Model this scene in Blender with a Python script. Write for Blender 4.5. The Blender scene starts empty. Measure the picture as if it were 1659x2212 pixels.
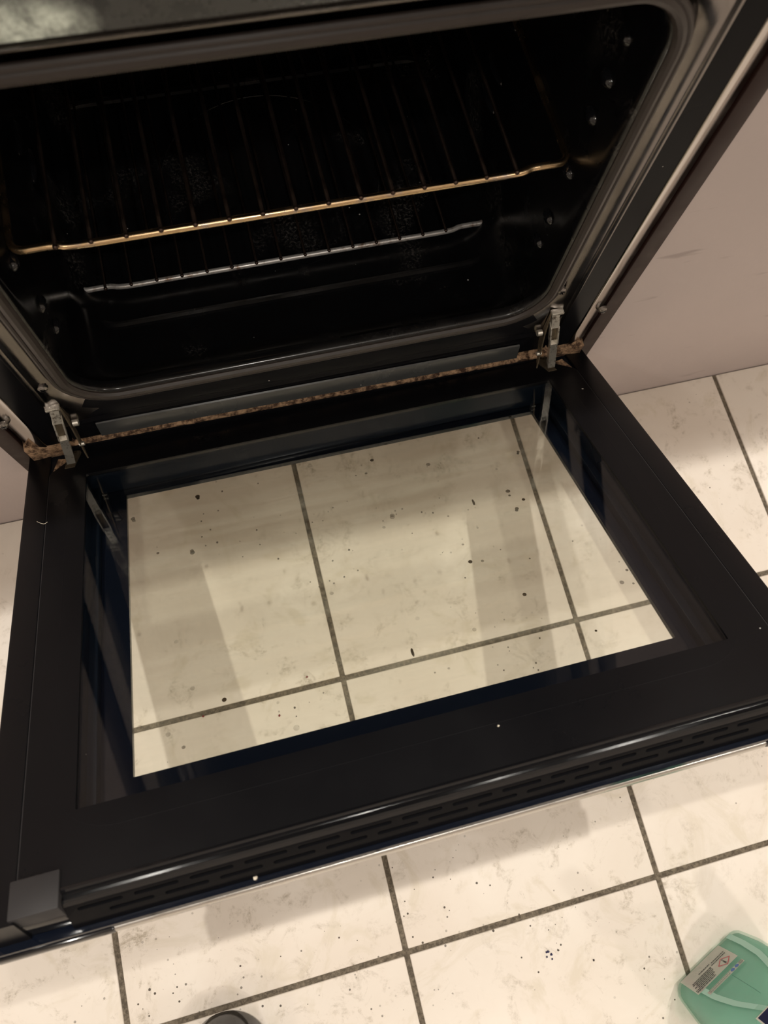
import bpy, bmesh, math, random
from math import sin, cos, pi, sqrt, radians
from mathutils import Vector, Matrix
random.seed(7)
SC = bpy.context.scene
COL = SC.collection

# ------------------------------------------------------------------ camera
CP = Vector((-0.06722, -0.33441, 0.90708))
YAW, PITCH, ROLL, FPX = 0.4816, 1.27448, 0.24599, 1633.65
fw = Vector((sin(YAW)*cos(PITCH), cos(YAW)*cos(PITCH), -sin(PITCH)))
r0 = fw.cross(Vector((0, 0, 1))).normalized(); u0 = r0.cross(fw)
cr = cos(ROLL)*r0 + sin(ROLL)*u0; cu = -sin(ROLL)*r0 + cos(ROLL)*u0
cam = bpy.data.objects.new('camera', bpy.data.cameras.new('camera')); COL.objects.link(cam)
M = Matrix((cr, cu, -fw)).transposed().to_4x4(); M.translation = CP
cam.matrix_world = M
cam.data.sensor_fit = 'VERTICAL'; cam.data.sensor_height = 32.0
cam.data.lens = FPX/2212*32.0
cam.data.clip_start = 0.01
cam.data.dof.use_dof = True; cam.data.dof.focus_distance = 0.72; cam.data.dof.aperture_fstop = 7.0
SC.camera = cam

# ------------------------------------------------------------------ world, lamps, exposure
W = bpy.data.worlds.new('world'); SC.world = W; W.use_nodes = True
W.node_tree.nodes['Background'].inputs[0].default_value = (1.0, 0.93, 0.86, 1)
W.node_tree.nodes['Background'].inputs[1].default_value = 0.25
SC.view_settings.view_transform = 'Standard'; SC.view_settings.look = 'None'
SC.view_settings.gamma = 1.0; SC.view_settings.use_curve_mapping = False
SC.view_settings.exposure = 0.42

LAMPS = [  # x, y, z, power, size : ceiling downlights, the last two unseen and added as fill
    (-0.68, 0.10, 2.38, 13.5, 0.035),
    (0.90, 0.12, 2.38, 13.5, 0.035),
    (0.44, 0.07, 2.38, 4.5, 0.06),
    (0.00, -1.36, 2.38, 8.0, 0.07),
    (-1.3, -1.6, 2.38, 6.0, 0.10),
    (1.4, -1.7, 2.38, 6.0, 0.10),
]

# ------------------------------------------------------------------ helpers
def link(name, mesh, parent=None, mat=None):
    o = bpy.data.objects.new(name, mesh); COL.objects.link(o)
    if mat is not None:
        for m in (mat if isinstance(mat, (list, tuple)) else [mat]): mesh.materials.append(m)
    if parent is not None: setpar(o, parent)
    return o

def wloc(o):
    v = Vector(o.location)
    p = o.parent
    while p is not None:
        v = v + Vector(p.location); p = p.parent
    return v

def setpar(o, parent):
    o.parent = parent
    o.location = Vector(o.location) - wloc(parent)

def finish(name, bm, mat, parent=None, smooth=True, kind=None, angle=35):
    bmesh.ops.recalc_face_normals(bm, faces=bm.faces)
    if smooth:
        for f in bm.faces: f.smooth = True
        lim = radians(angle)
        for e in bm.edges:
            if len(e.link_faces) == 2 and e.calc_face_angle(0) > lim: e.smooth = False
    me = bpy.data.meshes.new(name); 
    # origin at the bounding-box bottom centre
    if bm.verts:
        xs = [v.co.x for v in bm.verts]; ys = [v.co.y for v in bm.verts]; zs = [v.co.z for v in bm.verts]
        c = Vector(((min(xs)+max(xs))/2, (min(ys)+max(ys))/2, min(zs)))
        bmesh.ops.translate(bm, verts=bm.verts, vec=-c)
    else: c = Vector((0, 0, 0))
    bm.to_mesh(me); bm.free()
    o = link(name, me, None, mat); o.location = c
    if parent is not None: setpar(o, parent)
    if kind: o['kind'] = kind
    return o

def empty(name, loc, label, cat, group=None):
    o = bpy.data.objects.new(name, None); COL.objects.link(o); o.location = loc
    o.empty_display_size = 0.03
    tag(o, label, cat, group); return o

def tag(o, label, cat, group=None):
    o['label'] = label; o['category'] = cat
    if group: o['group'] = group
    return o

IDM = lambda x, y, z: Vector((x, y, z))
TAU, ZH = 0.49176, 0.1719
def DP(x, d, h):   # door coordinates: along the width, out from the hinge, up from its inner face
    return Vector((x, -d*cos(TAU)+h*sin(TAU), ZH+d*sin(TAU)+h*cos(TAU)))

def box(bm, a, b, f=IDM, mi=0, bev=0.0):
    """axis box from corner a to corner b, mapped through f, optional bevel"""
    vs = []
    for z in (a[2], b[2]):
        for y in (a[1], b[1]):
            for x in (a[0], b[0]): vs.append(bm.verts.new(f(x, y, z)))
    fs = [(0, 1, 3, 2), (4, 6, 7, 5), (0, 4, 5, 1), (2, 3, 7, 6), (0, 2, 6, 4), (1, 5, 7, 3)]
    nf = []
    for q in fs:
        F = bm.faces.new([vs[i] for i in q]); F.material_index = mi; nf.append(F)
    if bev > 0:
        es = list({e for F in nf for e in F.edges})
        r = bmesh.ops.bevel(bm, geom=es, offset=bev, segments=2, profile=0.5, affect='EDGES', material=-1)
        for F in r['faces']: F.material_index = mi
    return nf

def loft(bm, rings, closed=True, cap0=False, cap1=False, mi=0):
    R = [[bm.verts.new(p) for p in r] for r in rings]
    n = len(R[0])
    for a, b in zip(R, R[1:]):
        for i in range(n if closed else n-1):
            j = (i+1) % n
            F = bm.faces.new((a[i], a[j], b[j], b[i])); F.material_index = mi
    if cap0: bm.faces.new(R[0][::-1]).material_index = mi
    if cap1: bm.faces.new(R[-1]).material_index = mi
    return R

def rrect(x0, x1, z0, z1, r, n=8):
    pts = []
    r = max(r, 1e-5)
    for cx, cz, a0 in ((x1-r, z1-r, 0), (x0+r, z1-r, pi/2), (x0+r, z0+r, pi), (x1-r, z0+r, 1.5*pi)):
        for i in range(n+1):
            a = a0+pi/2*i/n; pts.append((cx+r*cos(a), cz+r*sin(a)))
    return pts

def tube(bm, pts, r, n=10, closed=False, caps=True, mi=0, f=IDM):
    pts = [Vector(f(*p)) for p in pts]; m = len(pts); rings = []
    up = None
    for i, p in enumerate(pts):
        if closed: t = (pts[(i+1) % m]-pts[i-1])
        else: t = pts[min(i+1, m-1)]-pts[max(i-1, 0)]
        t.normalize()
        if up is None:
            up = Vector((0, 0, 1)) if abs(t.z) < .9 else Vector((1, 0, 0))
        s = t.cross(up); s.normalize(); up = s.cross(t); up.normalize()
        rr = r(i/(m-1)) if callable(r) else r
        rings.append([p+s*rr*cos(2*pi*k/n)+up*rr*sin(2*pi*k/n) for k in range(n)])
    if closed: rings.append(rings[0])
    if closed:
        R = [[bm.verts.new(q) for q in r_] for r_ in rings[:-1]]; R.append(R[0])
        for a, b in zip(R, R[1:]):
            for i in range(n):
                j = (i+1) % n; bm.faces.new((a[i], a[j], b[j], b[i])).material_index = mi
    else: loft(bm, rings, True, caps, caps, mi)

def smoothpath(pts, k=5):
    out = []
    P = [Vector(p) for p in pts]
    for i in range(len(P)-1):
        a = P[max(i-1, 0)]; b = P[i]; c = P[i+1]; d = P[min(i+2, len(P)-1)]
        for j in range(k):
            t = j/k
            out.append(0.5*((2*b)+(c-a)*t+(2*a-5*b+4*c-d)*t*t+(-a+3*b-3*c+d)*t**3))
    out.append(P[-1]); return [tuple(p) for p in out]

def lathe(bm, prof, c=(0, 0, 0), n=40, mi=0):
    rings = [[Vector((c[0]+r*cos(2*pi*k/n), c[1]+r*sin(2*pi*k/n), c[2]+z)) for k in range(n)] for r, z in prof]
    loft(bm, rings, True, prof[0][0] > 1e-4, prof[-1][0] > 1e-4, mi)

def cut(o, cbm):
    """cut the closed volume cbm out of o for good"""
    bmesh.ops.recalc_face_normals(cbm, faces=cbm.faces)
    me = bpy.data.meshes.new('tmp'); cbm.to_mesh(me); cbm.free()
    c = bpy.data.objects.new('tmp', me); COL.objects.link(c)
    m = o.modifiers.new('b', 'BOOLEAN'); m.object = c; m.operation = 'DIFFERENCE'; m.solver = 'EXACT'
    bpy.context.view_layer.update()
    dg = bpy.context.evaluated_depsgraph_get()
    new = bpy.data.meshes.new_from_object(o.evaluated_get(dg), depsgraph=dg)
    o.modifiers.clear(); o.data = new
    bpy.data.objects.remove(c)

# ------------------------------------------------------------------ materials
class NT:
    def __init__(s, name):
        s.m = bpy.data.materials.new(name); s.m.use_nodes = True; s.t = s.m.node_tree
        s.b = s.t.nodes['Principled BSDF']; s.out = s.t.nodes['Material Output']
        s.co = s.t.nodes.new('ShaderNodeTexCoord').outputs['Object']
    def n(s, k, **kw):
        x = s.t.nodes.new(k)
        for a, v in kw.items(): setattr(x, a, v)
        return x
    def l(s, a, b): s.t.links.new(a, b)
    def noise(s, scale, detail=4, rough=.55, vec=None, dist=0):
        x = s.n('ShaderNodeTexNoise'); x.inputs['Scale'].default_value = scale
        x.inputs['Detail'].default_value = detail; x.inputs['Roughness'].default_value = rough
        x.inputs['Distortion'].default_value = dist
        s.l(vec or s.co, x.inputs['Vector']); return x.outputs['Fac']
    def ramp(s, f, *st):
        x = s.n('ShaderNodeValToRGB'); e = x.color_ramp.elements
        while len(e) < len(st): e.new(.5)
        for i, (p, c) in enumerate(st):
            e[i].position = p; e[i].color = (c, c, c, 1) if isinstance(c, (int, float)) else (*c, 1)
        s.l(f, x.inputs['Fac']); return x.outputs['Color']
    def mix(s, f, a, b):
        x = s.n('ShaderNodeMix', data_type='RGBA')
        if isinstance(f, (int, float)): x.inputs[0].default_value = f
        else: s.l(f, x.inputs[0])
        for v, i in ((a, 6), (b, 7)):
            if isinstance(v, tuple): x.inputs[i].default_value = (*v, 1)
            else: s.l(v, x.inputs[i])
        return x.outputs[2]
    def math(s, op, a, b=0.5):
        x = s.n('ShaderNodeMath', operation=op)
        for v, i in ((a, 0), (b, 1)):
            if isinstance(v, (int, float)): x.inputs[i].default_value = v
            else: s.l(v, x.inputs[i])
        return x.outputs[0]
    def specks(s, scale, size, density):
        """sparse small irregular dots -> 0/1 mask"""
        v = s.n('ShaderNodeTexVoronoi'); v.inputs['Scale'].default_value = scale
        s.l(s.co, v.inputs['Vector'])
        sep = s.n('ShaderNodeSeparateColor'); s.l(v.outputs['Color'], sep.inputs[0])
        small = s.math('MULTIPLY', sep.outputs[1], size)
        a = s.math('LESS_THAN', v.outputs['Distance'], small)
        b = s.math('LESS_THAN', sep.outputs[0], density)
        return s.math('MULTIPLY', a, b)
    def bump(s, h, st, dist=.001):
        x = s.n('ShaderNodeBump'); x.inputs['Strength'].default_value = st; x.inputs['Distance'].default_value = dist
        s.l(h, x.inputs['Height']); s.l(x.outputs[0], s.b.inputs['Normal'])
    def set(s, **kw):
        for k, v in kw.items():
            i = s.b.inputs[k.replace('_', ' ')]
            if isinstance(v, (int, float)): i.default_value = v
            elif isinstance(v, tuple): i.default_value = (*v, 1)
            else: s.l(v, i)
        return s

def black(name, base, rough, speck=True, spec=.5, rvar=.1, dustscale=60, coat=0.0):
    t = NT(name)
    nz = t.noise(9, 6, .6)
    col = base
    if speck:
        sp = t.specks(dustscale, .05, .10)
        col = t.mix(sp, base, (.45, .43, .40))
    r = t.ramp(nz, (.35, max(rough-rvar, .02)), (.7, rough+rvar))
    t.set(Base_Color=col, Roughness=r, Specular_IOR_Level=spec)
    if coat: t.set(Coat_Weight=coat, Coat_Roughness=.05)
    return t.m

def metal(name, base, rough, metallic=1.0, dirt=None, dscale=120):
    t = NT(name)
    c = base
    if dirt:
        m = t.ramp(t.noise(dscale, 5, .7), (.52, 0.0), (.68, 1.0)); c = t.mix(m, base, dirt)
    r = t.ramp(t.noise(40, 4), (.3, rough*.7), (.7, rough*1.4))
    t.set(Base_Color=c, Roughness=r, Metallic=metallic); return t.m

def plain(name, base, rough=.5, spec=.5, metallic=0.0):
    t = NT(name); nz = t.noise(50, 3)
    r = t.ramp(nz, (.3, rough*.85), (.7, min(rough*1.15, 1)))
    t.set(Base_Color=base, Roughness=r, Specular_IOR_Level=spec, Metallic=metallic); return t.m

M_front = black('black_enamel', (.006, .006, .007), .09, rvar=.04, spec=.6)
M_flat = black('dull_black_enamel', (.005, .005, .006), .20, rvar=.05, spec=.05)
M_stile = metal('polished_dark_steel', (.50, .465, .445), .13)
M_dish = metal('smoked_steel_enamel', (.19, .172, .165), .18)
M_cav = black('cavity_enamel', (.004, .004, .0045), .22, rvar=.12, spec=.45, dustscale=80)
def cavity_floor():
    t = NT('stained_cavity_enamel')
    pm = t.math('MULTIPLY', t.ramp(t.noise(11, 3, .5), (.56, 0.0), (.66, 1.0)), t.ramp(t.noise(330, 5, .8), (.50, 0.0), (.68, 1.0)))
    c = t.mix(t.math('MULTIPLY', pm, .4), (.004, .004, .0045), (.30, .27, .25))
    c = t.mix(t.specks(110, .10, .10), c, (.4, .38, .35))
    t.set(Base_Color=c, Roughness=t.ramp(t.noise(12, 6), (.35, .12), (.7, .38)), Specular_IOR_Level=.45); return t.m
M_cav = cavity_floor()
M_panel = black('door_panel_black', (.0042, .0042, .0052), .33, rvar=.07, spec=.25, dustscale=45)
M_lip = black('door_lip_black', (.006, .006, .007), .13, rvar=.03, spec=.6)
M_navy = black('printed_glass_border', (.004, .006, .012), .10, rvar=.03, dustscale=50, spec=.35)
M_inside = black('door_cavity_black', (.004, .007, .013), .22, rvar=.06, dustscale=50, spec=.2)
M_rubber = plain('gasket_rubber', (.030, .023, .020), .40, .4)
M_grey_plastic = plain('dark_grey_plastic', (.030, .028, .029), .55, .35)
M_handle = metal('brushed_steel', (.62, .60, .57), .28)
M_hinge = metal('hinge_steel', (.72, .69, .62), .38, .85, (.12, .085, .055), 160)
M_hinge_dirty = metal('hinge_steel_greasy', (.20, .16, .11), .45, .8, (.03, .02, .012), 130)
M_rack_gold = metal('rack_wire_heat_tinted', (.66, .47, .27), .24, 1.0, (.42, .36, .33), 60)
M_rack_steel = metal('rack_wire_chrome', (.55, .53, .51), .34, .55, (.20, .13, .09), 90)
M_wire = metal('rack_cross_wire', (.075, .052, .042), .45, 1.0, (.05, .035, .03), 150)
M_screw = metal('screw_steel', (.30, .28, .26), .35, 1.0, (.06, .05, .045), 300)
M_brown = plain('dark_brown_laminate', (.018, .007, .006), .38, .14)

def chipboard():
    t = NT('chipboard_edge')
    n1 = t.noise(150, 6, .7); n2 = t.noise(60, 4)
    c = t.mix(t.ramp(n1, (.42, 0.0), (.60, 1.0)), (.05, .022, .010), (.46, .29, .17))
    t.set(Base_Color=c, Roughness=.85); t.bump(n1, .8, .002); return t.m
M_chip = chipboard()
def channel():
    t = NT('channel_grey_enamel'); nz = t.noise(30, 5)
    t.set(Base_Color=t.mix(t.specks(90, .06, .12), (.035, .037, .038), (.5, .48, .45)), Roughness=t.ramp(nz, (.3, .18), (.7, .3)), Specular_IOR_Level=.6)
    return t.m
M_channel = channel()

def tile():
    t = NT('cream_floor_tile')
    big = t.noise(5, 5, .6, dist=.4); mid = t.noise(32, 8, .72, dist=.6); fine = t.noise(190, 5, .75)
    c = t.mix(t.ramp(big, (.35, 0.0), (.68, 1.0)), (.80, .715, .625), (.86, .79, .705))
    stain = t.math('MULTIPLY', t.ramp(mid, (.53, 0.0), (.66, 1.0)), t.ramp(fine, (.38, 0.0), (.62, 1.0)))
    stain = t.math('MULTIPLY', stain, t.ramp(t.noise(3.2, 3), (.36, .15), (.58, 1.0)))
    c = t.mix(stain, c, (.42, .355, .27))
    c = t.mix(t.ramp(t.noise(14, 6, .65, dist=1.5), (.54, 0.0), (.66, .6)), c, (.70, .62, .50))
    grp = t.ramp(t.noise(7, 3), (.52, 0.0), (.60, 1.0))
    c = t.mix(t.math('MULTIPLY', t.specks(220, .30, .16), grp), c, (.10, .08, .06))
    c = t.mix(t.specks(75, .085, .14), c, (.09, .06, .05))
    t.set(Base_Color=c, Roughness=t.ramp(mid, (.3, .30), (.7, .44)), Specular_IOR_Level=.35)
    t.bump(mid, .12, .0012); return t.m
def grout():
    t = NT('dark_grout'); n1 = t.noise(260, 5, .7)
    c = t.mix(t.ramp(n1, (.4, 0.0), (.66, 1.0)), (.085, .066, .045), (.22, .18, .13))
    t.set(Base_Color=c, Roughness=.8); t.bump(n1, .6, .001); return t.m
M_tile, M_grout = tile(), grout()
def wallpaint():
    t = NT('mauve_painted_wall'); n1 = t.noise(26, 6, .6); n2 = t.noise(3.0, 3)
    c = t.mix(t.ramp(n2, (.3, 0.0), (.7, 1.0)), (.46, .39, .375), (.51, .43, .41))
    v = t.n('ShaderNodeMapping'); v.inputs['Scale'].default_value = (3, 1, 14); v.inputs['Rotation'].default_value = (0, .6, 0)
    t.l(t.co, v.inputs[0])
    sc = t.ramp(t.noise(3.5, 3, .5, v.outputs[0]), (.66, 0.0), (.74, .5))
    c = t.mix(sc, c, (.25, .20, .19))
    c = t.mix(t.specks(40, .08, .08), c, (.7, .62, .58))
    t.set(Base_Color=c, Roughness=.55, Specular_IOR_Level=.3); t.bump(n1, .35, .0025); return t.m
M_wall = wallpaint()
M_white = plain('white_ceiling_paint', (.78, .75, .71), .8)
M_room = plain('pale_room_paint', (.62, .57, .53), .8)
M_worktop = plain('grey_worktop', (.22, .20, .19), .35)

def glass(name, dirt=False, tint=(.985, .985, .965)):
    t = NT(name); nt = t.t
    tr = t.n('ShaderNodeBsdfTransparent'); tr.inputs[0].default_value = (*tint, 1)
    gl = t.n('ShaderNodeBsdfGlossy'); gl.inputs['Roughness'].default_value = .03
    fr = t.n('ShaderNodeFresnel')
    ge = t.n('ShaderNodeNewGeometry'); t.l(t.math('SUBTRACT', 1.45, t.math('MULTIPLY', ge.outputs['Backfacing'], 1.45-1/1.45)), fr.inputs[0])
    mx = t.n('ShaderNodeMixShader'); t.l(fr.outputs[0], mx.inputs[0]); t.l(tr.outputs[0], mx.inputs[1]); t.l(gl.outputs[0], mx.inputs[2])
    last = mx.outputs[0]
    if dirt:
        df = t.n('ShaderNodeBsdfDiffuse')
        m1 = t.math('MULTIPLY', t.specks(95, .26, .12), t.ramp(t.noise(6, 2), (.42, 0.0), (.56, 1.0)))
        m2 = t.specks(34, .075, .16)
        v = t.n('ShaderNodeMapping'); v.inputs['Scale'].default_value = (1, .28, .28); v.inputs['Rotation'].default_value = (0, 0, .35)
        t.l(t.co, v.inputs[0])
        vo = t.n('ShaderNodeTexVoronoi'); vo.inputs['Scale'].default_value = 60; t.l(v.outputs[0], vo.inputs['Vector'])
        se = t.n('ShaderNodeSeparateColor'); t.l(vo.outputs['Color'], se.inputs[0])
        m3 = t.math('MULTIPLY', t.math('LESS_THAN', vo.outputs['Distance'], .07), t.math('LESS_THAN', se.outputs[0], .07))
        m = t.math('MAXIMUM', t.math('MAXIMUM', m1, m2), m3)
        df.inputs[0].default_value = (.045, .030, .018, 1)
        m_ = t.n('ShaderNodeMixShader'); t.l(m, m_.inputs[0]); t.l(last, m_.inputs[1]); t.l(df.outputs[0], m_.inputs[2]); last = m_.outputs[0]
        # faint wiped film
        d2 = t.n('ShaderNodeBsdfDiffuse'); d2.inputs[0].default_value = (.8, .78, .68, 1)
        w = t.n('ShaderNodeMapping'); w.inputs['Scale'].default_value = (1.5, 12, 12); w.inputs['Rotation'].default_value = (0, 0, .1)
        t.l(t.co, w.inputs[0])
        film = t.ramp(t.noise(4, 5, .6, w.outputs[0]), (.45, .01), (.75, .10))
        m_ = t.n('ShaderNodeMixShader'); t.l(film, m_.inputs[0]); t.l(last, m_.inputs[1]); t.l(d2.outputs[0], m_.inputs[2]); last = m_.outputs[0]
    t.l(last, t.out.inputs['Surface']); return t.m
M_glass = glass('clear_inner_glass')
M_glass_dirty = glass('crumb_speckled_outer_glass', True)

def translucent(name, col, mixt=.35, rough=.12):
    t = NT(name)
    tr = t.n('ShaderNodeBsdfTransparent'); tr.inputs[0].default_value = (*col, 1)
    mx = t.n('ShaderNodeMixShader'); mx.inputs[0].default_value = mixt
    t.set(Base_Color=col, Roughness=rough)
    t.l(tr.outputs[0], mx.inputs[1]); t.l(t.b.outputs[0], mx.inputs[2]); t.l(mx.outputs[0], t.out.inputs['Surface']); return t.m

# ------------------------------------------------------------------ the room
TX, TY, TX0, TY0, G = 0.29345, 0.2964, -0.0355, -0.27565, 0.0058
bm = bmesh.new()
for i in range(-7, 8):
    for j in range(-9, 2):
        x0 = TX0+i*TX; y0 = TY0+j*TY
        x1 = x0+TX; y1 = y0+TY
        y1 = min(y1, -0.0005) if y0 < 0 else y1
        if y0 > 0 : continue
        box(bm, (x0+G/2, y0+G/2, -.008), (x1-G/2, y1-(G/2 if y1 < -.001 else 0), 0), mi=0, bev=.0011)
gx0, gx1, gy0 = TX0-7*TX, TX0+8*TX, TY0-9*TY
box(bm, (gx0, gy0, -.03), (gx1, .0, -.0018), mi=1)
finish('floor', bm, [M_tile, M_grout], kind='structure', angle=50)

HX, HZ0, HZ1 = 0.311, 0.135, 0.862
bm = bmesh.new()
box(bm, (gx0, .0005, -.02), (-HX, .60, HZ1)); box(bm, (HX, .0005, -.02), (gx1, .60, HZ1))
box(bm, (-HX, .0005, -.02), (HX, .60, HZ0))
box(bm, (-HX, .56, HZ0), (HX, .60, HZ1))
finish('wall_back', bm, M_wall, kind='structure', smooth=False)
bm = bmesh.new(); box(bm, (gx0, .60, -.02), (gx1, .65, 2.4)); finish('wall_rear', bm, M_room, kind='structure', smooth=False)
for nm, a, b in (('wall_left', (gx0-.05, gy0, -.02), (gx0, .65, 2.4)), ('wall_right', (gx1, gy0, -.02), (gx1+.05, .65, 2.4)),
                 ('wall_front', (gx0, gy0-.05, -.02), (gx1, gy0, 2.4))):
    bm = bmesh.new(); box(bm, a, b); finish(nm, bm, M_room, kind='structure', smooth=False)
bm = bmesh.new(); box(bm, (gx0-.05, gy0-.05, 2.4), (gx1+.05, .65, 2.45)); finish('ceiling', bm, M_white, kind='structure', smooth=False)

def emis(name, col, st):
    t = NT(name); e = t.n('ShaderNodeEmission'); e.inputs[0].default_value = (*col, 1); e.inputs[1].default_value = st
    t.l(e.outputs[0], t.out.inputs['Surface']); return t.m
for k, (x, y, z, pw, sz) in enumerate(LAMPS):
    ld = bpy.data.lights.new('ceiling_spot_light', 'AREA'); ld.shape = 'DISK'; ld.size = sz; ld.energy = pw
    ld.color = (1.0, .95, .87)
    lo = bpy.data.objects.new('ceiling_spot_light', ld); COL.objects.link(lo); lo.location = (x, y, z)
    bm = bmesh.new()
    lathe(bm, [(sz/2+.004, 0), (sz/2+.014, -.004), (sz/2+.014, 0.012), (sz/2+.004, .012)], (x, y, z+.004), 32)
    t = finish('ceiling_spot_ring', bm, M_handle)
    tag(t, 'round steel rim of the ceiling downlight '+('left of the oven above the worktop', 'far right of the oven above the worktop', 'nearest the oven above the worktop',
        'in the middle of the room', 'added as unseen fill in the far left corner of the room', 'added as unseen fill in the far right corner of the room')[k], 'downlight', 'recessed ceiling downlights')

# worktop above the oven (above the frame, shades the floor by the wall)
bm = bmesh.new(); box(bm, (gx0+.002, -.028, .864), (gx1-.002, .598, .900), bev=.003)
tag(finish('worktop', bm, M_worktop), 'grey kitchen worktop running along the wall above the oven', 'worktop')

# ------------------------------------------------------------------ oven housing
hs = empty('oven_housing', (0, .01, HZ0+.002), 'dark brown wooden housing with worn chipboard edge around the built-in oven', 'cabinet')
for s in (-1, 1):
    bm = bmesh.new(); a, b = sorted((s*.2925, s*(HX-.0007)))
    box(bm, (a, -.0015, HZ0+.002), (b, .52, HZ1-.002), bev=.0008)
    finish('side_panel', bm, M_brown, hs)
bm = bmesh.new()   # bottom board with a broken, swollen front edge
nx = 90; rings = []
for i in range(nx+1):
    x = -.2920+.584*i/nx
    edge = max(0, abs(x)-.262)/.03
    zt = .1895-.0215*(x+.22)*(1 if abs(x) < .262 else .8)+.0018*math.sin(x*170)*math.sin(x*61+1)+random.uniform(-.0007, .0007)+.011*min(edge, 1)
    yf = -.0040+random.uniform(-.0008, .0008)-.002*min(edge, 1)
    rings.append([(x, yf, .150), (x, .50, .150), (x, .50, .178), (x, .004, zt), (x, yf, zt-.0012)])
loft(bm, [[Vector(p) for p in r] for r in rings], True, True, True)
finish('bottom_board', bm, M_chip, hs, angle=60)['label'] = 'crumbling tan chipboard edge'

# ------------------------------------------------------------------ oven
ov = empty('built_in_oven', (0, .2, .184), 'black built-in oven with its glass door hanging half open over the tiled floor', 'oven')
CX = 0.2125; CZ0, CZ1 = .2815, .6035
def rr3(off, y, r=.036, n=9, x=CX, z0=CZ0, z1=CZ1):
    return [Vector((px, y, pz)) for px, pz in rrect(-x-off, x+off, z0-off, z1+off, max(r+off, .004), n)]

# cavity liner
bm = bmesh.new()
R = [rr3(.004, -.004), rr3(.0015, -.0035), rr3(0, -.001), rr3(0, .006),
     rr3(0, .014, z0=.262), rr3(0, .022, z0=.248), rr3(0, .032, z0=.239), rr3(0, .046, z0=.2345), rr3(0, .2, z0=.2345), rr3(0, .385, z0=.2345), rr3(-.006, .397, z0=.2345), rr3(-.016, .400, z0=.2345)]
loft(bm, R, True, False, True)
cav = finish('cavity_liner', bm, M_cav, ov, angle=50)
# pressed details of the cavity
bm = bmesh.new()
tube(bm, [(px, py, .2348) for px, py in rrect(-.2075, .2075, .0885, .36, .032, 7)], .0042, 8, True)
tube(bm, [(.0+.115*cos(a), .230+.11*sin(a), .2340) for a in [2*pi*i/48 for i in range(48)]], .0011, 6, True)
finish('floor_emboss', bm, M_cav, cav)
DZ = [.5425, .5095, .477, .4215, .366, .333]
for s in (-1, 1):
    for z in DZ:
        for yy in (.038, .20, .34):
            bm = bmesh.new()
            bmesh.ops.create_uvsphere(bm, u_segments=16, v_segments=10, radius=1.0)
            bmesh.ops.scale(bm, vec=(.0055, .0085 if yy < .1 else .02, .0055), verts=bm.verts)
            bmesh.ops.translate(bm, verts=bm.verts, vec=(s*.2135, yy, z))
            o = finish('shelf_support', bm, M_front, cav)

# front frame: dish around the opening, raised ridge, flat stile, bright outer bevel
bm = bmesh.new()
def fr(xh, zb, zt, y, r, n=9): return [Vector((px, y, pz)) for px, pz in rrect(-xh, xh, zb, zt, r, n)]
R = [fr(.2165, .2775, .6075, .002, .040), fr(.2275, .262, .6165, .0015, .048), fr(.2290, .2605, .6175, .0005, .049),
     fr(.2345, .252, .6200, -.0035, .045), fr(.2405, .244, .6230, -.0055, .03),
     fr(.2425, .240, .6245, -.0055, .012), fr(.2438, .238, .6250, -.0072, .006), fr(.2462, .236, .6262, -.0072, .005), fr(.2475, .234, .6270, -.0050, .004)]
loft(bm, R, True)
for F in bm.faces:
    c_ = F.calc_center_median()
    if c_.z < .285 and abs(c_.x) < .215: F.material_index = 1
finish('opening_surround', bm, [M_dish, M_flat], ov, angle=50)
for s in (-1, 1):   # side stiles: section in x,y extruded in z
    bm = bmesh.new()
    loft(bm, [[Vector((s*x, y, z)) for x, y in [(.2465, .003), (.2465, -.0050), (.2702, -.0050), (.2702, .004)]] for z in (.2000, .640)], False)
    finish('front_stile', bm, M_flat, ov, angle=50)
    bm = bmesh.new()
    prof = [(.2704, .003), (.2704, -.0052), (.2712, -.0062), (.2730, -.0060), (.2885, -.0015), (.2905, .002), (.2905, .02)]
    loft(bm, [[Vector((s*x, y, z)) for x, y in prof] for z in (.2000, .640)], False)
    finish('stile_trim', bm, M_stile, ov, angle=50)['label'] = 'polished bevelled trim'
bm = bmesh.new()
box(bm, (-.2460, -.0045, .2275), (.2460, .004, .2400), bev=.0006)
box(bm, (-.2460, -.0020, .1950), (.2460, .004, .2290))
finish('bottom_rail', bm, M_flat, ov)
# channel strip under the opening
bm = bmesh.new()
prof = [(-.0030, .2222), (-.0045, .2215), (-.0056, .2190), (-.0080, .2060), (-.0088, .2030), (-.0070, .2010), (-.0030, .2010)]
loft(bm, [[Vector((x, y, z+.0035-.022*(x+.22))) for y, z in prof] for x in (-.217, -.1, .1, .212)], True, True, True)
finish('vent_channel', bm, M_channel, ov, angle=25)['label'] = 'glossy dark grey strip'
bm = bmesh.new(); loft(bm, [[Vector((x, y, z)) for y, z in ((-.0060, .150), (-.0045, .150), (-.0045, .1858-.0215*(x+.22)), (-.0060, .1855-.0215*(x+.22)))] for x in (-.257, -.1, .1, .257)], True, True, True)
finish('lower_sill', bm, M_flat, ov)
# rubber gasket: main bulb and thin lip
bm = bmesh.new()
for off, rad, y in ((.0068, .0046, -.0035), (.0128, .0026, -.0035)):
    tube(bm, [(px, y, pz) for px, pz in rrect(-CX-off, CX+off, CZ0-off, CZ1+off*.7, .036+off, 9)], rad, 10, True)
finish('door_gasket', bm, M_rubber, ov)['label'] = 'brown rubber seal'

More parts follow.
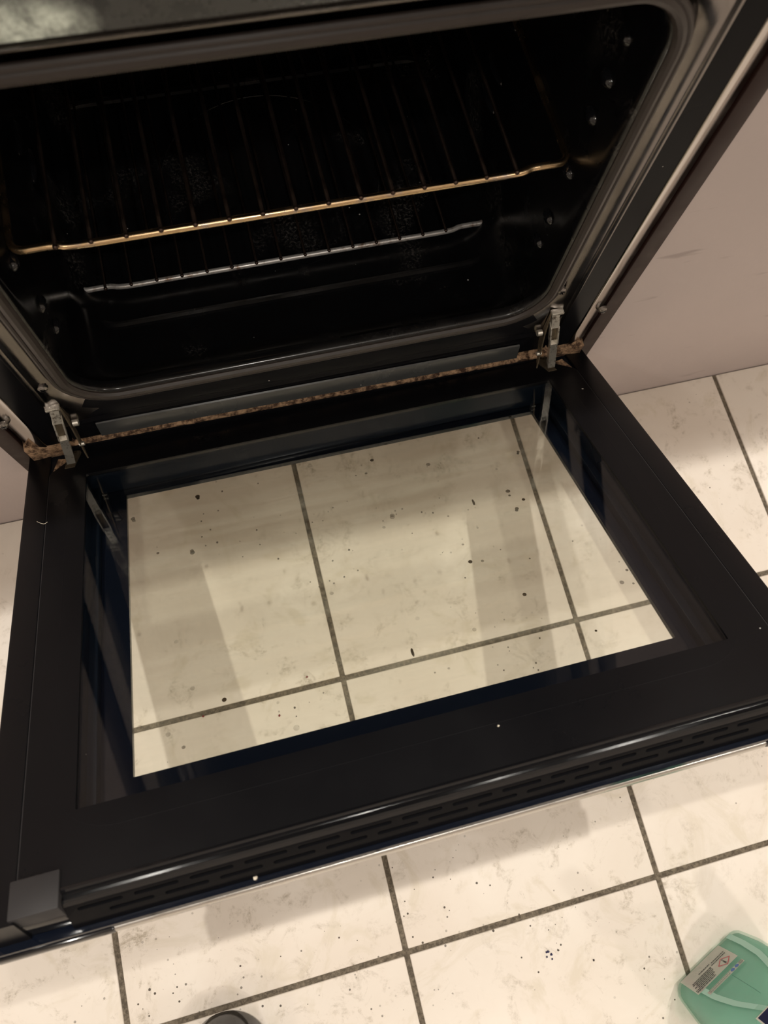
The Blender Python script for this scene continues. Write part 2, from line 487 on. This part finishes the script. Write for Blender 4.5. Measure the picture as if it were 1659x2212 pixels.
# control panel above
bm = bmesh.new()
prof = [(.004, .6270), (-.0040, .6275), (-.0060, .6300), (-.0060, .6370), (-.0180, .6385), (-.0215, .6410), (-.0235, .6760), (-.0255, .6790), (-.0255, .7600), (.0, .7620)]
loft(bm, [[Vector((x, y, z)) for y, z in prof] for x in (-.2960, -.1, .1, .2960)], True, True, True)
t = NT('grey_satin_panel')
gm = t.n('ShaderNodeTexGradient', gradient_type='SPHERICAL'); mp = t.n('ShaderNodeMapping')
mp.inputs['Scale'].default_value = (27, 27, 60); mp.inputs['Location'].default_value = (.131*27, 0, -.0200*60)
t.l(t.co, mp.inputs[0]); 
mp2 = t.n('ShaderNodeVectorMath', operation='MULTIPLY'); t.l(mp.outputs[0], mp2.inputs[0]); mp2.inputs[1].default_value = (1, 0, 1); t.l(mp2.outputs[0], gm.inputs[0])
pale_patch = t.math('MULTIPLY', t.ramp(gm.outputs['Fac'], (.0, 0.0), (.5, 1.0)), t.ramp(t.noise(130, 6, .7), (.36, .25), (.66, 1.0)))  # pale mottled oval mixed into the panel's base colour
t.set(Base_Color=t.mix(pale_patch, (.030, .031, .030), (.80, .88, .78)), Roughness=t.ramp(t.noise(70, 6, .7), (.3, .16), (.7, .42)), Specular_IOR_Level=.8)
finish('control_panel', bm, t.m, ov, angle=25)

# screws on the front
for x, y, z in ((-.236, -.004, .3105), (.2275, -.004, .3125), (.2880, -.004, .2600), (-.2880, -.004, .2585)):
    bm = bmesh.new()
    prof = [(.0001, -.0030), (.0026, -.0028), (.0042, -.0012), (.0046, .0012)]
    n = 18
    loft(bm, [[Vector((x+r*cos(2*pi*k/n), y+d, z+r*sin(2*pi*k/n))) for k in range(n)] for r, d in prof], True)
    o = finish('screw', bm, M_screw, ov)
    c2 = bmesh.new()
    for a in (.5, .5+pi/2):
        box(c2, (-.0026, y-.0035, -.0005), (.0026, y-.0018, .0005), lambda X, Y, Z, a=a: Vector((x+X*cos(a)-Z*sin(a), Y, z+X*sin(a)+Z*cos(a))))
    finish('screw_recess', c2, M_cav, o)

# ------------------------------------------------------------------ door
# back moulding frame (between the two panes)
bm = bmesh.new()
XI = .2405; D0, D1 = .044, .385
for s in (-1, 1):
    a, b = sorted((s*XI, s*.2900)); box(bm, (a, .004, -.0290), (b, .430, -.0032), DP)
    a, b = sorted((s*.2335, s*(XI+.001))); box(bm, (a, D0, -.0290), (b, D1, -.0200), DP, bev=.0008)
box(bm, (-XI, .0050, -.0290), (XI, D0, -.0032), DP)
box(bm, (-XI, D1, -.0290), (XI, .430, -.0032), DP)
door = finish('door', bm, M_inside, ov, smooth=True)
# inner panel with chamfered back corners and window hole, rounded emboss
bm = bmesh.new()
out = [(-.275, .034), (-.262, .016), (-.240, .0045), (.240, .0045), (.262, .016), (.275, .034), (.275, .4338), (-.275, .4338)]
hole = [(-XI, D0), (XI, D0), (XI, D1), (-XI, D1)]
def ringwalk(h0, h1):
    import itertools
def panel(bm, h):
    o = [bm.verts.new(DP(x, d, h)) for x, d in out]; i = [bm.verts.new(DP(x, d, h)) for x, d in hole]
    bm.faces.new((o[2], o[3], i[1], i[0])); bm.faces.new((o[3], o[4], o[5], i[1])); bm.faces.new((o[5], o[6], i[2], i[1]))
    bm.faces.new((o[6], o[7], i[3], i[2])); bm.faces.new((o[7], o[0], i[0], i[3])); bm.faces.new((o[0], o[1], o[2], i[0]))
    return o, i
o1, i1 = panel(bm, 0); o2, i2 = panel(bm, -.004)
for A, B in ((o1, o2), (i1, i2)):
    n = len(A)
    for k in range(n): bm.faces.new((A[k], A[(k+1) % n], B[(k+1) % n], B[k]))
finish('inner_panel', bm, M_panel, door, smooth=False)
bm = bmesh.new()   # faint pressed line with round corners around the window
pts = rrect(-.257, .257, .0325, .402, .045, 10)
tube(bm, [(x, d, -.0022) for x, d in pts], .0023, 12, True, f=DP)
finish('panel_emboss', bm, M_panel, door)
# side strips
for s in (-1, 1):
    bm = bmesh.new()
    prof = [(.2758, -.0300), (.2758, -.0014), (.2766, -.0006), (.2950, -.0006), (.2972, -.0016), (.2976, -.0040), (.2976, -.0300)]
    loft(bm, [[DP(s*x, d, h) for x, h in prof] for d in (-.001, .448)], True, True, True)
    finish('side_strip', bm, M_panel, door, angle=30)
    bm = bmesh.new()   # fine bright seam between strip and panel
    box(bm, (s*.2754-.00025, .036, -.003), (s*.2754+.00025, .424, -.0002), DP)
    finish('seam', bm, M_grey_plastic, door)
# inner glass pane
bm = bmesh.new(); box(bm, (-XI+.0006, D0+.0006, -.0036), (XI-.0006, D1-.0006, -.0010), DP)
finish('inner_glass', bm, M_glass, door, smooth=False)
# outer glass : black printed border with clear window
AX0, AX1, AD0, AD1 = -.2104, .2200, .0531, .3563
bm = bmesh.new()
OUT = (-.2975, .2975, .002, .4530)
def quadring(bm, a, b, h0, h1):
    P = lambda q: [(q[0], q[2]), (q[1], q[2]), (q[1], q[3]), (q[0], q[3])]
    V = [[bm.verts.new(DP(x, d, h)) for x, d in P(q)] for q in (a, b) for h in (h0, h1)]
    ao, al, bo, bl = V
    for k in range(4):
        j = (k+1) % 4
        bm.faces.new((ao[k], ao[j], bo[j], bo[k])); bm.faces.new((al[k], bl[k], bl[j], al[j]))
        bm.faces.new((ao[k], al[k], al[j], ao[j])); bm.faces.new((bo[k], bo[j], bl[j], bl[k]))
quadring(bm, OUT, (AX0, AX1, AD0, AD1), -.0300, -.0345)
finish('outer_glass_border', bm, M_navy, door, smooth=False)['label'] = 'glossy black printed border'
bm = bmesh.new(); box(bm, (AX0, AD0, -.0335), (AX1, AD1, -.0310), DP)
finish('outer_glass', bm, M_glass_dirty, door, smooth=False)['label'] = 'clear pane speckled with crumbs'

# front lip with ventilation slots
bm = bmesh.new()
prof = [(.4330, -.006), (.4330, -.0010), (.4340, .0004), (.4355, .0006), (.4364, -.0004), (.4368, -.0026), (.4380, -.0038),
        (.4396, -.0030), (.4412, -.0024), (.4428, -.0032), (.4440, -.0060), (.4492, -.0280), (.4494, -.0296), (.4330, -.0296)]
loft(bm, [[DP(x, d, h) for d, h in prof] for x in (-.2490, -.1, .1, .2490)], True, True, True)
for F in bm.faces:
    dd = (F.calc_center_median()-DP(0, 0, 0)).dot(DP(0, 1, 0)-DP(0, 0, 0))
    if dd > .4440: F.material_index = 1
lip = finish('vented_lip', bm, [M_lip, M_flat], door, angle=40)
cb = bmesh.new()
def slot(cx, h, hw=.0140, hh=.0017):
    pts = rrect(cx-hw, cx+hw, h-hh, h+hh, hh*.98, 4)
    loft(cb, [[DP(x, d, hh_) for x, hh_ in pts] for d in (.4350, .4530)], True, True, True)
for i in range(14):
    cx = -.2275+.035*i
    slot(cx, -.0110)
    if i < 13: slot(cx+.0175, -.0190)
lip.location = lip.location
cut(lip, cb)
# end caps
for s in (-1, 1):
    bm = bmesh.new(); a, b = sorted((s*.2485, s*.2790))
    box(bm, (a, .4225, -.0292), (b, .4462, .0022), DP, bev=.0010)
    finish('corner_cap', bm, M_grey_plastic, door)['label'] = 'dark grey plastic corner'
    bm = bmesh.new(); a, b = sorted((s*.2490, s*.2972))
    box(bm, (a, .4300, -.0296), (b, .4465, -.0120), DP, bev=.0008)
    finish('lip_end', bm, M_lip, door)
# handle bar under the front edge, with black end mounts
bm = bmesh.new()
prof = rrect(.4370, .4538, -.0440, -.0352, .003, 4)
loft(bm, [[DP(x, d, h) for d, h in prof] for x in (-.2265, -.1, .1, .2400)], True, True, True)
hd = finish('handle', bm, M_handle, door, angle=40); hd['label'] = 'thin steel handle edge'
for s in (-1, 1):
    bm = bmesh.new(); a, b = (-.3000, -.2262) if s < 0 else (.2398, .3000)
    box(bm, (a, .4300, -.0420), (b, .4545, -.0347), DP, bev=.0015)
    finish('handle_mount', bm, M_lip, hd)

# hinges
for s in (-1, 1):
    xc = .2395 if s < 0 else .2335
    hg = None
    X = lambda a: s*(xc+a)
    # path of the arm in the y,z plane, widening outwards towards the door
    P = [(-.0045, .2780), (-.0125, .2560), (-.0190, .2340), (-.0250, .2120), (-.0270, .1965)]
    bm = bmesh.new()   # stay arm: U channel
    def xs(i): return .0+.0030*i
    w = .0040
    for i in range(len(P)-1):
        (y0, z0), (y1, z1) = P[i], P[i+1]
        if i == 1:   # open window: two thin side rails
            for e in (-1, 1):
                vs = []
                A = [(X(xs(i)+e*w)-.0007, y0, z0), (X(xs(i)+e*w)+.0007, y0, z0), (X(xs(i)+e*w)+.0007, y0+.007, z0+.002), (X(xs(i)+e*w)-.0007, y0+.007, z0+.002)]
                B = [(X(xs(i+1)+e*w)-.0007, y1, z1), (X(xs(i+1)+e*w)+.0007, y1, z1), (X(xs(i+1)+e*w)+.0007, y1+.007, z1+.002), (X(xs(i+1)+e*w)-.0007, y1+.007, z1+.002)]
                loft(bm, [[Vector(q) for q in A], [Vector(q) for q in B]], True, True, True)
        else:
            A = [(X(xs(i)-w), y0, z0), (X(xs(i)+w), y0, z0), (X(xs(i)+w), y0+.007, z0+.002), (X(xs(i)-w), y0+.007, z0+.002)]
            B = [(X(xs(i+1)-w), y1, z1), (X(xs(i+1)+w), y1, z1), (X(xs(i+1)+w), y1+.007, z1+.002), (X(xs(i+1)-w), y1+.007, z1+.002)]
            loft(bm, [[Vector(q) for q in A], [Vector(q) for q in B]], True, True, True)
    arm = finish('hinge_arm', bm, M_hinge, ov, angle=20); arm['label'] = 'bare steel hinge arm'
    bm = bmesh.new()   # greasy inner block seen through the window of the arm
    i = 1; (y0, z0), (y1, z1) = P[1], P[2]
    A = [(X(xs(1)-w*.8), y0+.004, z0), (X(xs(1)+w*.8), y0+.004, z0), (X(xs(1)+w*.8), y0+.009, z0), (X(xs(1)-w*.8), y0+.009, z0)]
    B = [(X(xs(2)-w*.8), y1+.004, z1), (X(xs(2)+w*.8), y1+.004, z1), (X(xs(2)+w*.8), y1+.009, z1), (X(xs(2)-w*.8), y1+.009, z1)]
    loft(bm, [[Vector(q) for q in A], [Vector(q) for q in B]], True, True, True)
    finish('hinge_pawl', bm, M_hinge_dirty, arm)
    bm = bmesh.new()   # triangular side plate towards the middle
    T = [(-.0048, .279), (-.0060, .2420), (-.0090, .2270), (-.0260, .2000), (-.0240, .2080), (-.0130, .2440)]
    xa, xb = X(-w-.0004), X(-w-.0018)
    loft(bm, [[Vector((xa, y, z)) for y, z in T], [Vector((xb-s*.006*(1 if 0 else 0), y, z)) for y, z in T]], True, True, True)
    finish('hinge_plate', bm, M_hinge_dirty, arm, smooth=False)
    bm = bmesh.new()
    bm.free()
    for (px, y, z, r) in ((X(-.0095), -.0085, .2450, .0033), (X(-.0060), -.0185, .2190, .0022)):
        bm = bmesh.new()
        loft(bm, [[Vector((px+dx, y+r*cos(a), z+r*sin(a))) for a in [2*pi*k/14 for k in range(14)]] for dx in (-.0025, .0025)], True, True, True)
        finish('hinge_rivet', bm, M_hinge, arm)
    bm = bmesh.new()   # collar at the top and foot in the door
    box(bm, (X(0)-.0062, -.0100, .2765), (X(0)+.0062, -.0040, .2795), bev=.0006)
    finish('hinge_collar', bm, M_hinge, arm)
    bm = bmesh.new()
    A = [(X(.006), .0100, .0035), (X(.0165), .0085, .0035), (X(.0165), .0085, -.0020), (X(.006), .0100, -.0020)]
    B = [(X(.0120), .0300, .0006), (X(.0215), .0300, .0006), (X(.0215), .0300, -.0035), (X(.0120), .0300, -.0035)]
    loft(bm, [[DP(*q) for q in A], [DP(*q) for q in B]], True, True, True)
    finish('hinge_foot', bm, M_hinge_dirty, arm)
    bm = bmesh.new()   # small steel tongue beside the hinge
    a, b = sorted((s*.2230, s*.2420)); box(bm, (a, .0015, -.003), (b, .0045, .0008), DP, bev=.0004)
    finish('hinge_tongue', bm, M_handle, arm)
    bm = bmesh.new()   # worn corner flake where hinge meets panel
    tri = [(s*.2560, .0165), (s*.2720, .0310), (s*.2680, .0135)]
    loft(bm, [[DP(x, d, .0004) for x, d in tri], [DP(x, d, -.003) for x, d in tri]], True, True, True)
    finish('hinge_rust_flake', bm, M_chip, arm, smooth=False)

# ------------------------------------------------------------------ racks
def rack(label, hw, yf, yb, z, sp, n, x0, frame_mat, rad, rw):
    rk = empty('oven_rack', (0, (yf+yb)/2, z-rad), label, 'oven rack', 'wire racks inside the oven')
    k = hw/.213
    # front rail steps back near both ends, then turns into the side rails
    e = .010*k; stp = .0028
    front = [(-hw+e, yf+stp), (-hw+.030, yf+stp), (-hw+.046, yf), (-hw/2, yf), (0, yf), (hw/2, yf), (hw-.046, yf), (hw-.030, yf+stp), (hw-e, yf+stp)]
    f1 = smoothpath([(x, y, z) for x, y in front], 5)
    cr_ = [(hw-e+e*sin(a), yf+stp+e-e*cos(a), z) for a in [pi/2*i/6 for i in range(1, 7)]]
    back = [(hw, (yf+yb)/2, z)] + [(hw-e+e*cos(a), yb-e+e*sin(a), z) for a in [pi/2*i/6 for i in range(7)]]
    right = cr_+back
    left = [(-x, y, zz) for x, y, zz in reversed(right)]
    bm = bmesh.new(); tube(bm, f1+right+left, rad, 12, True)
    finish('rack_frame', bm, frame_mat, rk)
    for i in range(n):
        x = x0+sp*i
        bm = bmesh.new()
        zt = z+rad+rw*.2
        tube(bm, [(x, yf-.0016, zt-.0012), (x, yf+.0005, zt), (x, (yf+yb)/2, zt), (x, yb-.0005, zt), (x, yb+.0016, zt-.0012)], rw, 8)
        r_ = bmesh.ops.create_icosphere(bm, subdivisions=2, radius=rw*1.35)
        bmesh.ops.translate(bm, verts=r_['verts'], vec=(x, yf-.0006, zt-.0006))
        finish('rack_wire', bm, M_wire, rk)
    return rk
rack('wire oven rack with gold heat-tinted front rail, upper of the two', .2110, .036, .385, .4298, .02470, 15, -.1796, M_rack_gold, .0029, .0016)
rack('smaller steel wire rack lying just above the oven floor', .2095, .125, .396, .2440, .02470, 15, -.1832, M_rack_steel, .0027, .0014)

# ------------------------------------------------------------------ bottle of teal cleaner
ang = math.atan2(.029, .069); U = Vector((cos(ang), sin(ang), 0)); V_ = Vector((sin(ang), -cos(ang), 0))  # V_: away from the oven
BC = Vector((.2905, -.6850, 0))
def BP(u, v, z): return BC+U*u+V_*v+Vector((0, 0, z))
def sect(w, t, z, c=.012, n=4):
    pts = rrect(-w, w, -t, t, min(c, w*.95, t*.95), n); return [BP(a, b, z) for a, b in pts]
prof = [(.040, .020, 0.0, .012), (.0465, .0245, .002, .014), (.0500, .0275, .008, .014), (.0505, .0280, .04, .013), (.0485, .0275, .075, .013), (.0420, .0265, .105, .013),
        (.0310, .0240, .132, .012), (.0200, .0190, .150, .012), (.0140, .0140, .160, .0135), (.0130, .0130, .185, .0128)]
bo = empty('cleaner_bottle', BC, 'teal liquid cleaner bottle with white warning label, standing on the floor tiles', 'bottle')
bm = bmesh.new(); loft(bm, [sect(w+.0012, t+.0012, z, c) for w, t, z, c in prof], True, True, True)
body = finish('bottle_shell', bm, translucent('clear_bottle_plastic', (.86, .93, .90), .10, .08), bo, angle=50)
bm = bmesh.new(); loft(bm, [sect(w-.0008, t-.0008, z+.001, c) for w, t, z, c in prof[:7]], True, True, True)
finish('cleaning_liquid', bm, translucent('teal_liquid', (.36, .72, .60), .50, .25), bo, angle=50)
def wat(z):   # half width / depth of the shell at height z
    for a, b in zip(prof, prof[1:]):
        if a[2] <= z <= b[2]:
            k = (z-a[2])/(b[2]-a[2]); return a[0]+(b[0]-a[0])*k, a[1]+(b[1]-a[1])*k
    return .013, .013
def patch(name, mat, u0, u1, z0, z1, off, parent, nz=6, r=0):
    bm = bmesh.new(); rings = []
    for j in range(nz+1):
        z = z0+(z1-z0)*j/nz; t = wat(z)[1]+.0012
        rings.append([BP(u0+(u1-u0)*i/6, -t-off, z) for i in range(7)])
    loft(bm, rings, False)
    r_ = bmesh.ops.solidify(bm, geom=bm.faces[:], thickness=.00012)
    return finish(name, bm, mat, parent, smooth=False)
M_lab = plain('white_paper_label', (.86, .82, .76), .45); M_ink = plain('black_ink', (.02, .02, .025), .6)
M_red = plain('red_ink', (.50, .03, .06), .5); M_blue = plain('blue_ink', (.05, .14, .42), .5); M_navyl = plain('navy_label', (.012, .02, .10), .35)
M_green = plain('pale_teal_panel', (.35, .62, .52), .35)
lb = patch('warning_label', M_lab, -.0400, .0180, .010, .052, .0003, bo); lb['label'] = 'white warning label with lines of small print'
# the face is seen with the bottle's top to the right: print lines run along the width
def strip(bm, u0, u1, z0, z1, off=.0006, rot=0):
    t = wat((z0+z1)/2)[1]+.0012
    vs = [bm.verts.new(BP(u, -t-off, z)) for u, z in ((u0, z0), (u1, z0), (u1, z1), (u0, z1))]; bm.faces.new(vs)
bm = bmesh.new()
lines = [(-.0385, -.012, .0480), (-.0385, -.012, .0452), (-.0335, -.010, .0424), (-.0365, -.010, .0396), (-.0330, -.008, .0368), (-.0360, -.008, .0340), (-.0350, -.008, .0312), (-.0220, -.006, .0250), (-.006, .014, .0300), (-.004, .015, .0262)]
for u0, u1, z in lines:
    u = u0
    while u < u1:
        w = random.uniform(.0012, .0034); strip(bm, u, min(u+w, u1), z, z+.0014); u += w+.0005
finish('small_print', bm, M_ink, lb, smooth=False)
def diamond(c, s, off, mat, name, inner=None):
    bm = bmesh.new(); t = wat(c[1])[1]+.0012
    P = [(0, -s), (s, 0), (0, s), (-s, 0)]
    if inner:
        A = [bm.verts.new(BP(c[0]+x, -t-off, c[1]+z)) for x, z in P]; B = [bm.verts.new(BP(c[0]+x*inner, -t-off, c[1]+z*inner)) for x, z in P]
        for k in range(4): bm.faces.new((A[k], A[(k+1) % 4], B[(k+1) % 4], B[k]))
    else: bm.faces.new([bm.verts.new(BP(c[0]+x, -t-off, c[1]+z)) for x, z in P])
    return finish(name, bm, mat, lb, smooth=False)
diamond((.0050, .0420), .0085, .0006, M_red, 'hazard_diamond', .84)['label'] = 'red hazard diamond outline'
bm = bmesh.new(); t_ = wat(.042)[1]+.0012+.0007
def poly(bm, pts, t): bm.faces.new([bm.verts.new(BP(u, -t, z)) for u, z in pts])
poly(bm, [(.0045, .0395), (.0055, .0395), (.0060, .0468), (.0040, .0468)], t_)
poly(bm, [(.0050+.0009*cos(a), .0377+.0009*sin(a)) for a in [2*pi*k/10 for k in range(10)]], t_)
finish('exclamation_mark', bm, M_ink, lb, smooth=False)['label'] = 'black exclamation mark'
st = patch('icon_strip', M_lab, -.0330, .0170, .0605, .0665, .0003, bo); st['label'] = 'narrow white strip with blue round icons'
for cu_, m in ((.0020, M_blue), (.0080, M_blue)):
    bm = bmesh.new(); t2 = wat(.0635)[1]+.0012+.0006
    poly(bm, [(cu_+.0025*cos(a), .0635+.0025*sin(a)) for a in [2*pi*k/20 for k in range(20)]], t2)
    finish('round_icon', bm, m, st, smooth=False)
bm = bmesh.new()
A = rrect(.0115, .0160, .0613, .0657, .0012, 3); B = rrect(.0119, .0156, .0617, .0653, .0010, 3)
t2 = wat(.0635)[1]+.0012+.0006
loft(bm, [[BP(u, -t2, z) for u, z in A], [BP(u, -t2, z) for u, z in B]], True)
for k in range(16):
    a0, a1 = 2*pi*k/16, 2*pi*(k+1)/16
    poly(bm, [(.01375+r*cos(a), .0635+r*sin(a)) for r, a in ((.0012, a0), (.0012, a1), (.0008, a1), (.0008, a0))], t2)
for z in (.0620, .0645):
    u = -.031
    while u < -.003:
        w = random.uniform(.001, .003); strip(bm, u, u+w, z, z+.0006); u += w+.0005
finish('icon_ink', bm, M_ink, st, smooth=False)
nl = patch('brand_label', M_navyl, -.024, .012, .1370, .1560, .0005, bo)
nl2 = patch('brand_label_border', M_lab, -.0258, .014, .1355, .1570, .0003, bo)
for sg in (-1, 1):
    bm = bmesh.new(); rg = []
    for k in range(13):
        z = .010+.125*k/12; w_, t_w = wat(z); a = (w_-.013)-.0005; b = a-.0065
        rg.append([BP(sg*a, -t_w-.0013, z), BP(sg*b, -t_w-.0013, z)])
    loft(bm, rg, False); finish('shoulder_edge', bm, M_green, bo)
bm = bmesh.new(); tube(bm, [tuple(BP(-.003, -wat(z)[1]-.0013, z)) for z in [.068+.05*i/8 for i in range(9)]], .0002, 6)
finish('mould_seam', bm, plain('dark_teal_seam', (.06, .22, .17), .5), bo)
bm = bmesh.new()
lathe(bm, [(.0155, .170), (.0165, .172), (.0165, .190), (.0150, .194)], tuple(BC), 32)
A = [sect(.012, .010, .193, .006), sect(.012, .012, .205, .006), sect(.012, .030, .215, .006), sect(.011, .034, .232, .006), sect(.008, .030, .238, .005)]
loft(bm, A, True, True, True)
finish('trigger_head', bm, M_lab, bo)

# ------------------------------------------------------------------ round tub at the lower edge
TC = (-.2345, -.6175, 0)
tb = empty('round_tub', TC, 'small round dark tub with shiny concave top at the bottom edge of the floor', 'tub')
bm = bmesh.new()
lathe(bm, [(.040, 0.0), (.0435, .003), (.0435, .060), (.0415, .064), (.0405, .066), (.0390, .066), (.036, .0625), (.020, .0585), (.0003, .0575)], TC, 48)
finish('tub_body', bm, plain('dark_gunmetal', (.03, .03, .032), .14, .5, .6), tb)
bm = bmesh.new()
lathe(bm, [(.0440, .052), (.0460, .053), (.0460, .064), (.0440, .065)], TC, 48)
finish('clear_rim', bm, translucent('clear_rim_plastic', (.85, .82, .80), .25, .1), tb)

# ------------------------------------------------------------------ a few crumbs on door and floor
def crumb(p, r, mat, label):
    bm = bmesh.new(); bmesh.ops.create_icosphere(bm, subdivisions=2, radius=r)
    for v in bm.verts: v.co *= random.uniform(.75, 1.15)
    bmesh.ops.translate(bm, verts=bm.verts, vec=p)
    tag(finish('crumb', bm, mat), label, 'crumb')
M_crumb_w = plain('pale_crumb', (.75, .68, .55), .7); M_crumb_d = plain('burnt_crumb', (.03, .02, .02), .7); M_crumb_b = plain('blue_black_crumb', (.02, .02, .08), .5)
crumb(DP(-.1330, .4495, -.0300+.0012), .0016, M_crumb_w, 'pale crumb on the front edge of the oven door')

for i, (x, y) in enumerate(((.114, -.611), (.1165, -.6145), (.111, -.6155), (.1160, -.6190), (.1120, -.6110))):
    crumb((x, y, .0009), .0014 if i < 2 else .0010, M_crumb_b, 'blue-black crumb in a small cluster on the tile left of the bottle')
    list(COL.objects)[-1]['group'] = 'blue-black crumbs clustered on a floor tile'
M_crumb_r = plain('dark_red_crumb', (.22, .015, .02), .6)
for x, y, lbl in ((-.116, -.299, 'dark red crumb on the tile seen through the window, nearest its front edge'), (-.076, -.264, 'dark red crumb beside the grout crossing seen through the window'),
                  (-.200, -.279, 'dark red crumb on the grout line at the left of the window')):
    crumb((x, y, .0009), .0013, M_crumb_r, lbl)
crumb((.160, -.632, .0006), .0012, M_crumb_d, 'single dark crumb on the tile between the bottle and the blue-black cluster')
crumb(DP(.050, .405, 0.0004), .0008, M_crumb_w, 'pale crumb on the black door panel near its front lip')
bm = bmesh.new(); tube(bm, smoothpath([tuple(DP(*p)) for p in ((-.2835, .0970, .0002), (-.2800, .1010, .0010), (-.2765, .1025, .0004), (-.2735, .1015, .0010))], 4), .00022, 6)
tag(finish('lint_fibre', bm, M_crumb_w), 'thin white curled fibre lying on the left side strip of the door', 'fibre')
